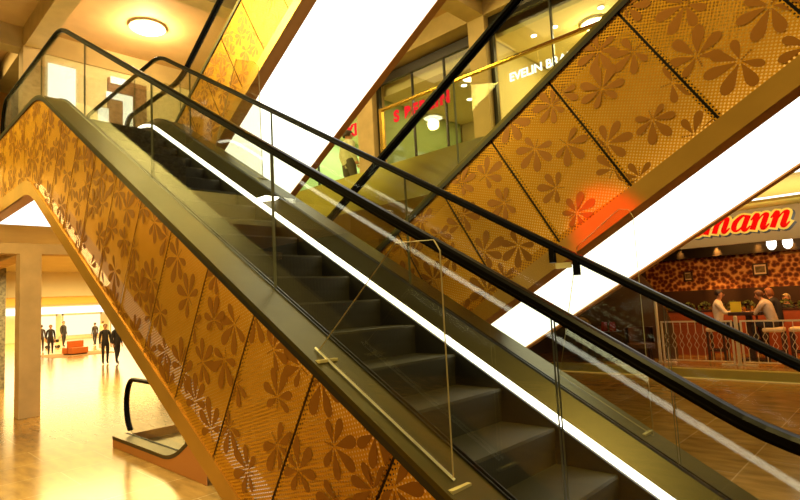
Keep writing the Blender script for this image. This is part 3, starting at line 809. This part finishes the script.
# dried flower vase
t = thing('flower_vase', 'vase of pale dried flowers at the foot of the white underside', 'vase', (-6.62, 13.6, .212))
MB().lathe([(.08, 0), (.11, .2), (.07, .42), (.09, .5)], n=16).build('vase', M['wood'], t, smooth=True)
mb = MB(); rnd = random.Random(5)
for k in range(160):
    a = rnd.uniform(0, 6.28); ph = rnd.uniform(-.6, 1.57); r = .22
    p = Vector((r * math.cos(a) * math.cos(ph), r * math.sin(a) * math.cos(ph), .85 + r * math.sin(ph))); d = (p - Vector((0, 0, .8))).normalized() * .06; s_ = d.orthogonal().normalized() * .03
    mb.poly([p - d, p + s_, p + d, p - s_])
mb.build('bloom', M['dry'], t)
MB().tube([(0, 0, .45), (0, 0, .7)], .03).build('stem', M['plant'], t)

# railing of the terrace: white framed panels with pattern bars
def rail_panel(x0, x1, lab):
    t = thing('terrace_railing', lab, 'railing', (x0, 13.85, .212), 0, 'white terrace railing panels'); w = x1 - x0
    mb = MB(); f = .035
    mb.box(0, f, -.018, .018, 0, .98).box(w - f, w, -.018, .018, 0, .98).box(f, w - f, -.018, .018, .945, .98).box(f, w - f, -.018, .018, .06, .085)
    mb.build('frame', M['white'], t)
    n = max(3, int(w / .165))
    for k in range(n):
        cx = f + (k + .5) * (w - 2 * f) / n; mb = MB()
        mb.box(cx - .007, cx + .007, -.007, .007, .085, .33).box(cx - .007, cx + .007, -.007, .007, .72, .945)
        for (za, zb) in ((.33, .525), (.525, .72)):
            zm = (za + zb) / 2
            for sg in (-1, 1): mb.tube([(cx, 0, za), (cx + sg * .05, 0, zm), (cx, 0, zb)], .006, 5)
        mb.build('bar', M['white'], t)
    for x in (.15, w - .15): MB().box(x - .12, x + .12, -.06, .06, 0, .03).build('foot', M['white'], t)
rail_panel(-4.72, -3.215, 'white terrace railing panel left of the thick post')
rail_panel(-3.065, -1.48, 'white terrace railing panel in front of the seated guests')
rail_panel(-1.32, .4, 'white terrace railing panel at the far right')
for x, h, r_, lab in ((-3.14, 1.06, .04, 'thick white railing post between two railing panels'), (-4.80, 1.45, .035, 'tall pale post at the left end of the terrace railing'), (-1.40, 1.06, .04, 'thick white railing post at the far right')):
    t = thing('railing_post', lab, 'post', (x, 13.85, .212), 0, 'terrace railing posts')
    MB().lathe([(r_ * 1.6, 0), (r_ * 1.6, .03), (r_, .04), (r_, h), (r_ * .6, h + .02)], n=14).build('shaft', M['white'], t)

# stools, bar table
def stool(label, loc, rz=0):
    t = thing('bar_stool', label, 'stool', loc, rz, 'cream bar stools')
    MB().box(-.2, .2, -.2, .2, .66, .76).build('seat', M['stool'], t, bevel=.035)
    for sx in (-1, 1):
        for sy in (-1, 1): MB().box(sx * .17 - .022, sx * .17 + .022, sy * .17 - .022, sy * .17 + .022, 0, .66).build('leg', M['wood'], t)
    MB().box(-.17, .17, -.185, -.155, .2, .24).box(-.17, .17, .155, .185, .2, .24).build('footrest', M['wood'], t)
    return t
s0 = stool('cream bar stool under the man in white', (-3.78, 14.85, .212))
dup(s0, (-2.60, 14.75, .212), 0, 'cream bar stool under the guest in the pale shirt')
dup(s0, (-2.12, 14.85, .212), 0, 'cream bar stool at right beside the guest in black')
t = thing('bar_table', 'tall dark bar table between the seated guests', 'table', (-3.10, 14.95, .212))
MB().box(-.36, .34, -.32, .32, 1.04, 1.12).build('tabletop', M['wood'], t, bevel=.01)
MB().box(-.06, .06, -.06, .06, .03, 1.04).build('pedestal', M['wood'], t); MB().box(-.25, .25, -.22, .22, 0, .03).build('base', M['wood'], t)
ob = MB().box(-.11, .11, -.015, .015, 0, .24).build('menu_card', pbr('yellow_card', (.95, .72, .03), .5)); ob.location = (-3.30, 14.72, 1.332); tag(ob, 'bright yellow menu held upright before the man in white', 'menu')
for k, (x, y, w) in enumerate(((-3.2, 15.06, 'nearest the yellow menu'), (-3.05, 15.14, 'nearest the pale shirted guest'))):
    t = thing('drinking_glass', 'amber filled drinking glass on the bar table, ' + w, 'glass', (x, y, 1.332), 0, 'glasses on the bar table')
    MB().lathe([(.028, 0), (.036, .14), (.032, .14), (.025, .01)], n=14).build('tumbler', M['guard'], t); MB().lathe([(.024, .012), (.030, .11)], n=14).build('drink', pbr('amber_drink', (.9, .35, .03), .2), t)

# ------------------------------------------------------------------ people
def person(name, label, loc, rz, pose, top, legs, hair, group=None, hairlen=0, shirt=None, skirt=False, hscale=1.0):
    J = {}
    sit = pose.get('sit')
    lean = pose.get('lean', 0.)
    pz = .90 if not sit else pose.get('seat', .76) + .10
    def L(dx, dz, side=0): # torso point leaning forward
        return (side, dx * math.cos(lean) + dz * math.sin(lean), pz + dz * math.cos(lean) - dx * math.sin(lean))
    J['pelvis'] = ((0, 0, pz), .125, 'legs', None)
    J['waist'] = (L(0, .17), .115, 'top', 'pelvis'); J['chest'] = (L(-.01, .36), .145, 'top', 'waist')
    J['neckb'] = (L(-.02, .50), .085, 'top', 'chest'); J['neck'] = (L(-.005, .565), .052, 'skin', 'neckb')
    J['jaw'] = (L(.025, .63), .060, 'skin', 'neck'); J['head'] = (L(.012, .70), .083, 'skin', 'jaw'); J['crown'] = (L(0, .765), .060, 'skin', 'head')
    for s, sd in ((-1, 'l'), (1, 'r')):
        ar = pose.get('arm_' + sd, [(.205, -.02, -.0), (.215, .05, -.23)])
        J['sh' + sd] = (L(-.01, .455, s * .165), .066, 'top', 'neckb')
        e = ar[0]; J['el' + sd] = ((s * e[0], J['sh' + sd][0][1] + e[1], J['sh' + sd][0][2] - .27 + e[2] * 1), .048, 'top', 'sh' + sd)
        w = ar[1]; J['wr' + sd] = ((s * w[0], J['sh' + sd][0][1] + w[1], J['el' + sd][0][2] + w[2]), .033, 'top', 'el' + sd)
        d = (Vector(J['wr' + sd][0]) - Vector(J['el' + sd][0])).normalized()
        J['pa' + sd] = (tuple(Vector(J['wr' + sd][0]) + d * .07), .034, 'skin', 'wr' + sd)
        J['hip' + sd] = ((s * .088, .0 if not sit else .05, pz - .05), .092, 'legs', 'pelvis')
        st = pose.get('stride', 0) * s
        if sit:
            kn = (s * .13, .42, pz - .03); an = (s * .12, .36, pz - .42); to = (s * .125, .48, pz - .47)
        else:
            kn = (s * .095, st * .45 + .03, .49); an = (s * .10, st - (.05 if st < 0 else 0), .085 + (.05 if st < -.05 else 0)); to = (s * .108, an[1] + .14, .035 if st >= -.05 else .05)
        J['kn' + sd] = (kn, .064, 'legs', 'hip' + sd); J['an' + sd] = (an, .045, 'legs', 'kn' + sd); J['to' + sd] = (to, .038, 'shoe', 'an' + sd)
    names = list(J); vs = [J[n][0] for n in names]; es = [(names.index(J[n][3]), i) for i, n in enumerate(names) if J[n][3]]
    me = bpy.data.meshes.new('skeleton'); me.from_pydata(vs, es, []); tmp = bpy.data.objects.new('tmp', me); COL.objects.link(tmp)
    sk = tmp.modifiers.new('skin', 'SKIN'); sk.use_smooth_shade = True
    if not me.skin_vertices: me.attributes  # layer is made by the modifier
    if not me.skin_vertices:
        bm = bmesh.new(); bm.from_mesh(me); bm.verts.layers.skin.verify(); bm.to_mesh(me); bm.free()
    for i, n in enumerate(names):
        r = J[n][1]; d = me.skin_vertices[0].data[i]; d.radius = (r, r * (.92 if n in ('head', 'jaw', 'crown') else 1)); d.use_root = (n == 'pelvis')
    sb = tmp.modifiers.new('sub', 'SUBSURF'); sb.levels = 1; sb.render_levels = 1
    dg = bpy.context.evaluated_depsgraph_get(); bmesh_me = bpy.data.meshes.new_from_object(tmp.evaluated_get(dg))
    bpy.data.objects.remove(tmp)
    # features and fingers joined into the body mesh
    mb = MB()
    hd = Vector(J['head'][0]); f = Vector((0, math.cos(lean * .6), -math.sin(lean * .6))); up = Vector((0, math.sin(lean * .6), math.cos(lean * .6)))
    for s in (-1, 1):
        mb.ball(hd + f * .078 + up * .005 + Vector((s * .030, 0, 0)), .010, 8, 4)
        mb.ball(hd + Vector((s * .082, 0, 0)) - f * .005 - up * .01, .022, 8, 0, .45, .8, 1.2)
    mb.tube([hd + f * .078 + up * .01, hd + f * .100 - up * .022, hd + f * .078 - up * .03], .011, 6, 0)
    mb.ball(hd + f * .074 - up * .06, .02, 8, 5, 1.2, .4, .3)
    for s, sd in ((-1, 'l'), (1, 'r')):
        p = Vector(J['pa' + sd][0]); d = (p - Vector(J['wr' + sd][0])).normalized(); a = d.cross(Vector((0, 0, 1)))
        a = a.normalized() if a.length > .2 else Vector((0, 1, 0)); b = a.cross(d)
        for k in range(4):
            q = p + d * .02 + a * (k - 1.5) * .018; ln = (.055, .07, .066, .05)[k]
            mb.tube([q, q + d * ln * .6 - b * .004, q + d * ln - b * .022], .0085, 6, 0, .0065)
        q = p + a * -s * .03 - d * .01; mb.tube([q, q + a * -s * .02 + d * .03, q + a * -s * .022 + d * .055], .010, 6, 0, .007)
    body = mb.build('tmpb', [M['skin']])
    bm = bmesh.new(); bm.from_mesh(bmesh_me)
    segs = [(Vector(J[J[n][3]][0]), Vector(J[n][0]), J[n][2], J[n][1]) for n in names if J[n][3]]
    mi = {'skin': 0, 'top': 1, 'legs': 2, 'shoe': 3}
    for fc in bm.faces:
        c = fc.calc_center_median(); best = None
        for a, b, lb, rad in segs:
            t_ = max(0, min(1, (c - a).dot(b - a) / (b - a).length_squared)); dd = (c - (a + (b - a) * t_)).length / (rad + .02)
            if best is None or dd < best[0]: best = (dd, lb)
        fc.material_index = mi[best[1]]; fc.smooth = True
    n0 = len(bm.faces); bm.from_mesh(body.data); bpy.data.objects.remove(body)
    fin = bpy.data.meshes.new(name); bm.to_mesh(fin); bm.free()
    for m_ in (M['skin'], cloth(top), cloth(legs), M['shoe'], M['eye'], pbr('lip', (.4, .10, .07), .5) if 'lip' not in M else M['lip']): fin.materials.append(m_)
    root = bpy.data.objects.new(name, fin); COL.objects.link(root); root.location = loc; root.rotation_euler = (0, 0, rz); root.scale = (hscale,) * 3
    tag(root, label, 'person', group)
    # hair: a cap round the back and crown, longer when wanted
    mb = MB(); c = hd + up * .022 - f * .012
    n = 14; rings = 7; i0 = 0
    for k in range(rings + 1):
        ph = R(90 - k * 18)
        for t_ in range(n):
            a = 2 * math.pi * t_ / n; fr = math.sin(a)
            lo = ph if fr < .25 else max(ph, R(28))
            rr = .100
            p = c + Vector((1, 0, 0)) * (rr * .95 * math.cos(lo) * math.cos(a)) + f * (rr * math.cos(lo) * math.sin(a)) + up * (rr * math.sin(lo)) - up * (hairlen if lo < R(5) else 0)
            mb.v.append(tuple(p))
    for k in range(rings):
        for t_ in range(n): mb.f.append([k * n + t_, k * n + (t_ + 1) % n, (k + 1) * n + (t_ + 1) % n, (k + 1) * n + t_]); mb.m.append(0)
    mb.build('hair', pbr('hair', hair, .5, 0, .3, 40), root, smooth=True)
    return root
M['lip'] = pbr('lip', (.4, .10, .07), .5)

FWD = {'arm_l': [(.20, .13, .05), (.11, .34, .04)], 'arm_r': [(.20, .13, .05), (.13, .34, .04)]}
P0 = .212
person('person', 'person in a white shirt seated on a bar stool facing right', (-3.74, 14.85, P0), R(-80), dict(sit=1, seat=.76, lean=.12, **FWD), (.85, .74, .55), (.03, .022, .02), (.03, .015, .01), 'seated guests')
person('person', 'person in a pale grey shirt leaning forward over the bar table', (-2.56, 14.75, P0), R(72), dict(sit=1, seat=.76, lean=.42, **FWD), (.62, .50, .38), (.03, .025, .025), (.17, .06, .018), 'seated guests')
person('person', 'person in black with reddish hair beside the pale shirted guest', (-2.56, 15.44, P0), R(80), dict(sit=1, seat=.76, lean=.28, **FWD), (.02, .016, .016), (.02, .016, .016), (.30, .10, .025), 'seated guests', .05)
person('person', 'person with short white hair seated behind the planters', (-2.66, 17.1, P0), R(170), dict(sit=1, seat=.55, lean=.05, **FWD), (.035, .03, .03), (.03, .025, .02), (.85, .68, .40), 'seated guests', .03)
ob = stool('cream bar stool behind the planters under the white haired guest', (-2.66, 17.15, .0)); ob.location.z = .212 - .21

# visitors in the passage (far left) and on the gallery
ST = lambda s: dict(stride=s)
person('person', 'person in open dark jacket and tan shirt walking, left of the pair', (-25.5, 8.14, 0), R(-95), dict(stride=.05), (.025, .02, .018), (.02, .016, .016), (.45, .25, .10), 'visitors in the passage')
person('person', 'person in dark coat looking down, right of the walking pair', (-24.9, 8.40, 0), R(-70), dict(stride=.12), (.02, .016, .016), (.02, .016, .016), (.70, .52, .28), 'visitors in the passage', .06)
person('person', 'person in dark jacket striding past the tall column', (-36.9, 8.85, 0), R(-100), dict(stride=.14), (.03, .022, .02), (.03, .028, .03), (.40, .20, .08), 'visitors in the passage')
person('person', 'person in dark clothes half hidden behind the striding one', (-40.5, 9.2, 0), R(80), dict(stride=.1), (.05, .03, .025), (.03, .02, .02), (.05, .03, .02), 'visitors in the passage')
person('person', 'person in black standing behind the orange bench', (-45, 11.6, 0), R(-60), dict(stride=.08), (.02, .016, .016), (.02, .016, .016), (.05, .03, .02), 'visitors in the passage', hscale=1.08)
person('person', 'person with bare arms in dark top beyond the bench', (-43.5, 13.2, 0), R(100), dict(stride=.1), (.05, .035, .03), (.03, .025, .03), (.08, .04, .02), 'visitors in the passage', hscale=.95)
person('person', 'person in pale shirt beyond the bench, turned away', (-46, 14.5, 0), R(90), dict(stride=.04), (.80, .66, .40), (.35, .25, .12), (.10, .05, .02), 'visitors in the passage')
person('person', 'person in a pale green hooded jacket seen from behind on the gallery', (-8.55, 7.5, UF), R(-15), dict(stride=.03), (.72, .74, .44), (.10, .09, .06), (.06, .035, .02), None, .02, hscale=.86).scale = (1.3, 1.25, .86)

# bench, mat, pram
t = thing('bench_seat', 'orange double bench on a dark mat in the far passage', 'bench', (-34.6, 9.5, .02), R(14))
t.scale = (.66, .72, .95)
for s in (-1, 1):
    MB().box(s * .42 - .36, s * .42 + .36, -.62, .62, .05, .40).build('cushion', M['orange'], t, bevel=.03)
MB().box(-.08, .08, -.62, .62, .40, .78).build('backrest', M['orange'], t, bevel=.03)
MB().box(-.7, .7, -.55, .55, 0, .05).build('base', M['wood'], t)
tag(MB().box(-36.6, -32.9, 8.0, 11.2, 0, .012).build('floor_mat', M['mat']), 'flat brown mat under the orange bench', 'mat')
t = thing('pram', 'dark pram beside the person in black behind the bench', 'pram', (-44.3, 10.75, 0))
MB().box(-.2, .2, -.35, .35, .40, .62).build('carrycot', M['black'], t, bevel=.05)
MB().ball((0, -.15, .68), .24, 10, 0, .8, .9, .9).build('hood', M['black'], t)
for sx in (-1, 1):
    for sy in (-1, 1):
        w = MB(); w.tube([(sx * .24, sy * .3, .11), (sx * .28, sy * .3, .11)], .11, 14); w.build('wheel', M['shoe'], t)
        MB().tube([(sx * .2, sy * .3, .11), (sx * .12, 0, .42)], .012, 6).build('strut', M['white'], t)
MB().tube([(-.18, .3, .55), (-.18, .62, .95), (.18, .62, .95), (.18, .3, .55)], .012, 6).build('handle', M['black'], t)

# upper landing: glowing panels for lit shop shapes, partly reflections in the glass
def wall_shape(name, label, y0, y1, z0, z1, mat, x=-13.70):
    t = thing(name, label, 'wall panel', (x, (y0 + y1) / 2, (z0 + z1) / 2), 0, 'bright panels on the landing wall')
    w, h = (y1 - y0) / 2, (z1 - z0) / 2
    MB().box(0, .03, -w, w, -h, h).build('panel', mat, t)
    return t
lit = emit('lit_panel', (1, .93, .72), 2.4)
wall_shape('lit_shape', 'small bright square panel high on the landing wall', 4.5, 4.85, 7.62, 7.78, lit, -13.69)
wall_shape('lit_shape', 'bright vertical panel on the landing wall beside the dark field', 4.78, 5.0, 6.55, 7.38, lit, -13.69)
wall_shape('lit_shape', 'bright bar at the top of the hook shape on landing wall', 4.40, 4.78, 7.22, 7.38, lit, -13.69)
wall_shape('lit_shape', 'bright slab low on the landing wall near the handrail end', 4.22, 4.45, 6.5, 6.95, lit, -13.69)
wall_shape('lit_shape', 'tall bright panel left on the landing wall', 3.2, 3.75, 6.3, 7.75, lit, -13.72)

# ------------------------------------------------------------------ lights
def area(name, loc, rot, sx, sy, e, col):
    l = bpy.data.lights.new(name, 'AREA'); l.shape = 'RECTANGLE'; l.size = sx; l.size_y = sy; l.energy = e; l.color = col
    o = bpy.data.objects.new(name, l); COL.objects.link(o); o.location = loc; o.rotation_euler = rot; return o
def point(name, loc, e, col, r=.1):
    l = bpy.data.lights.new(name, 'POINT'); l.energy = e; l.color = col; l.shadow_soft_size = r
    o = bpy.data.objects.new(name, l); COL.objects.link(o); o.location = loc; return o
def spot(name, loc, tgt, e, col, ang=60, r=.05, blend=.6):
    l = bpy.data.lights.new(name, 'SPOT'); l.energy = e; l.color = col; l.spot_size = R(ang); l.spot_blend = blend; l.shadow_soft_size = r
    o = bpy.data.objects.new(name, l); COL.objects.link(o); o.location = loc
    o.rotation_euler = (Vector(tgt) - Vector(loc)).to_track_quat('-Z', 'Y').to_euler(); return o
W1 = (1, .68, .24); W2 = (1, .74, .30); OR = (1, .42, .09)
area('passage_light', (-30, 10, 3.2), (0, 0, 0), 14, 10, 1100, W2)
area('passage_light', (-48, 12, 3.2), (0, 0, 0), 22, 16, 6500, W2)
area('passage_light', (-17, 6, 3.38), (0, 0, 0), 5, 5, 900, W2)
point('landing_lamp_light', (-11.96, 4.71, 8.15), 260, (1, .70, .34), .2)
area('landing_fill', (-15, 1.2, 8.3), (0, 0, 0), 1.5, 2, 110, W2)  # unseen fill light added for the stone pillar
point('gallery_lamp_light', (-4.45, 10.9, 7.35), 60, W2, .15)
area('shop_light', (-8.2, 11.6, 7.3), (0, 0, 0), 2.6, 2.6, 80, W2)
area('shop_light', (-3.0, 11.6, 7.5), (0, 0, 0), 5, 2.6, 260, W2)
area('shop_light', (-12.1, 11.6, 7.5), (0, 0, 0), 3, 2.6, 300, (1, .95, .7))
area('gallery_light', (-6, 7.8, 8.3), (0, 0, 0), 10, 1.2, 110, W2)
def aim(o, tgt): o.rotation_euler = (Vector(tgt) - o.location).to_track_quat('-Z', 'Y').to_euler(); return o
area('atrium_fill', (-3, -2.5, 9.5), (R(25), 0, 0), 9, 4, 200, W1)  # unseen overhead fill added for the gold cladding
spot('atrium_fill_spot', (.6, 1.5, 7.0), (-.6, 3.06, 3.3), 880, (1, .76, .22), 62, .06)  # unseen spot added to brighten the panels of the rear escalator
spot('column_fill_spot', (-9.9, -.5, 3.3), (-14, 3, 1.6), 900, W1, 60, .06)  # unseen spot added to brighten the ground floor column
spot('atrium_fill_spot', (1.5, -5.2, 1.6), (-4.6, 1.4, 2.7), 1300, (1, .76, .26), 40, .04)  # unseen spot added to brighten the foreground panels
aim(area('atrium_fill', (-8.0, -1.0, 7.4), (0, 0, 0), 2.4, 1.6, 850, (1, .80, .24)), (-6.2, 1.4, 3.6))  # unseen fill added for the upper left foreground panels
for x, e in ((-5.15, 70), (-4.19, 260), (-3.2, 110), (-2.45, 110)):
    spot('wall_wash', (x, 17.2, 3.1), (x, 17.6, 2.2), e, OR, 44)
area('restaurant_light', (-2.6, 15.0, 3.4), (0, 0, 0), 4, 1.5, 150, OR)
area('recess_fill', (-1.2, 10.9, 2.9), (R(180), 0, 0), 3, 2, 60, W2)  # unseen upward fill added to brighten the olive recess ceiling
aim(area('sign_light', (-2.8, 12.6, 3.35), (0, 0, 0), 3.6, .2, 20, (1, .85, .6)), (-2.8, 13.7, 3.2))
spot('red_glow_fill', (-2.6, .9, 4.6), (-1.24, 3.06, 2.27), 1600, (1, .0, .0), 9)  # unseen spot added to throw a red glow on the fascia

w = bpy.data.worlds.new('World'); SC.world = w; w.use_nodes = True
bg = w.node_tree.nodes['Background']; bg.inputs[0].default_value = (.55, .36, .15, 1); bg.inputs[1].default_value = .05

# ------------------------------------------------------------------ camera
cam = bpy.data.cameras.new('camera'); cam.sensor_width = 36; cam.lens = 545.6 / 800 * 36; cam.clip_start = .05; cam.clip_end = 300
co = bpy.data.objects.new('camera', cam); COL.objects.link(co)
r = Vector((0.71780667, 0.69425716, -0.05254115)); u = Vector((0.10258389, -0.03081931, 0.99424681)); f = Vector((-0.68864369, 0.71906687, 0.09334191))
co.matrix_world = Matrix(((r.x, u.x, -f.x, 0), (r.y, u.y, -f.y, 0), (r.z, u.z, -f.z, 2.0), (0, 0, 0, 1)))
SC.camera = co
SC.view_settings.view_transform = 'Standard'; SC.view_settings.look = 'None'; SC.view_settings.exposure = 0; SC.view_settings.gamma = 1
SC.view_settings.use_curve_mapping = False
SC.cycles.transparent_max_bounces = 48; SC.cycles.max_bounces = 8; SC.cycles.diffuse_bounces = 3; SC.cycles.glossy_bounces = 4
SC.cycles.sample_clamp_indirect = 4; SC.cycles.caustics_reflective = False; SC.cycles.caustics_refractive = False
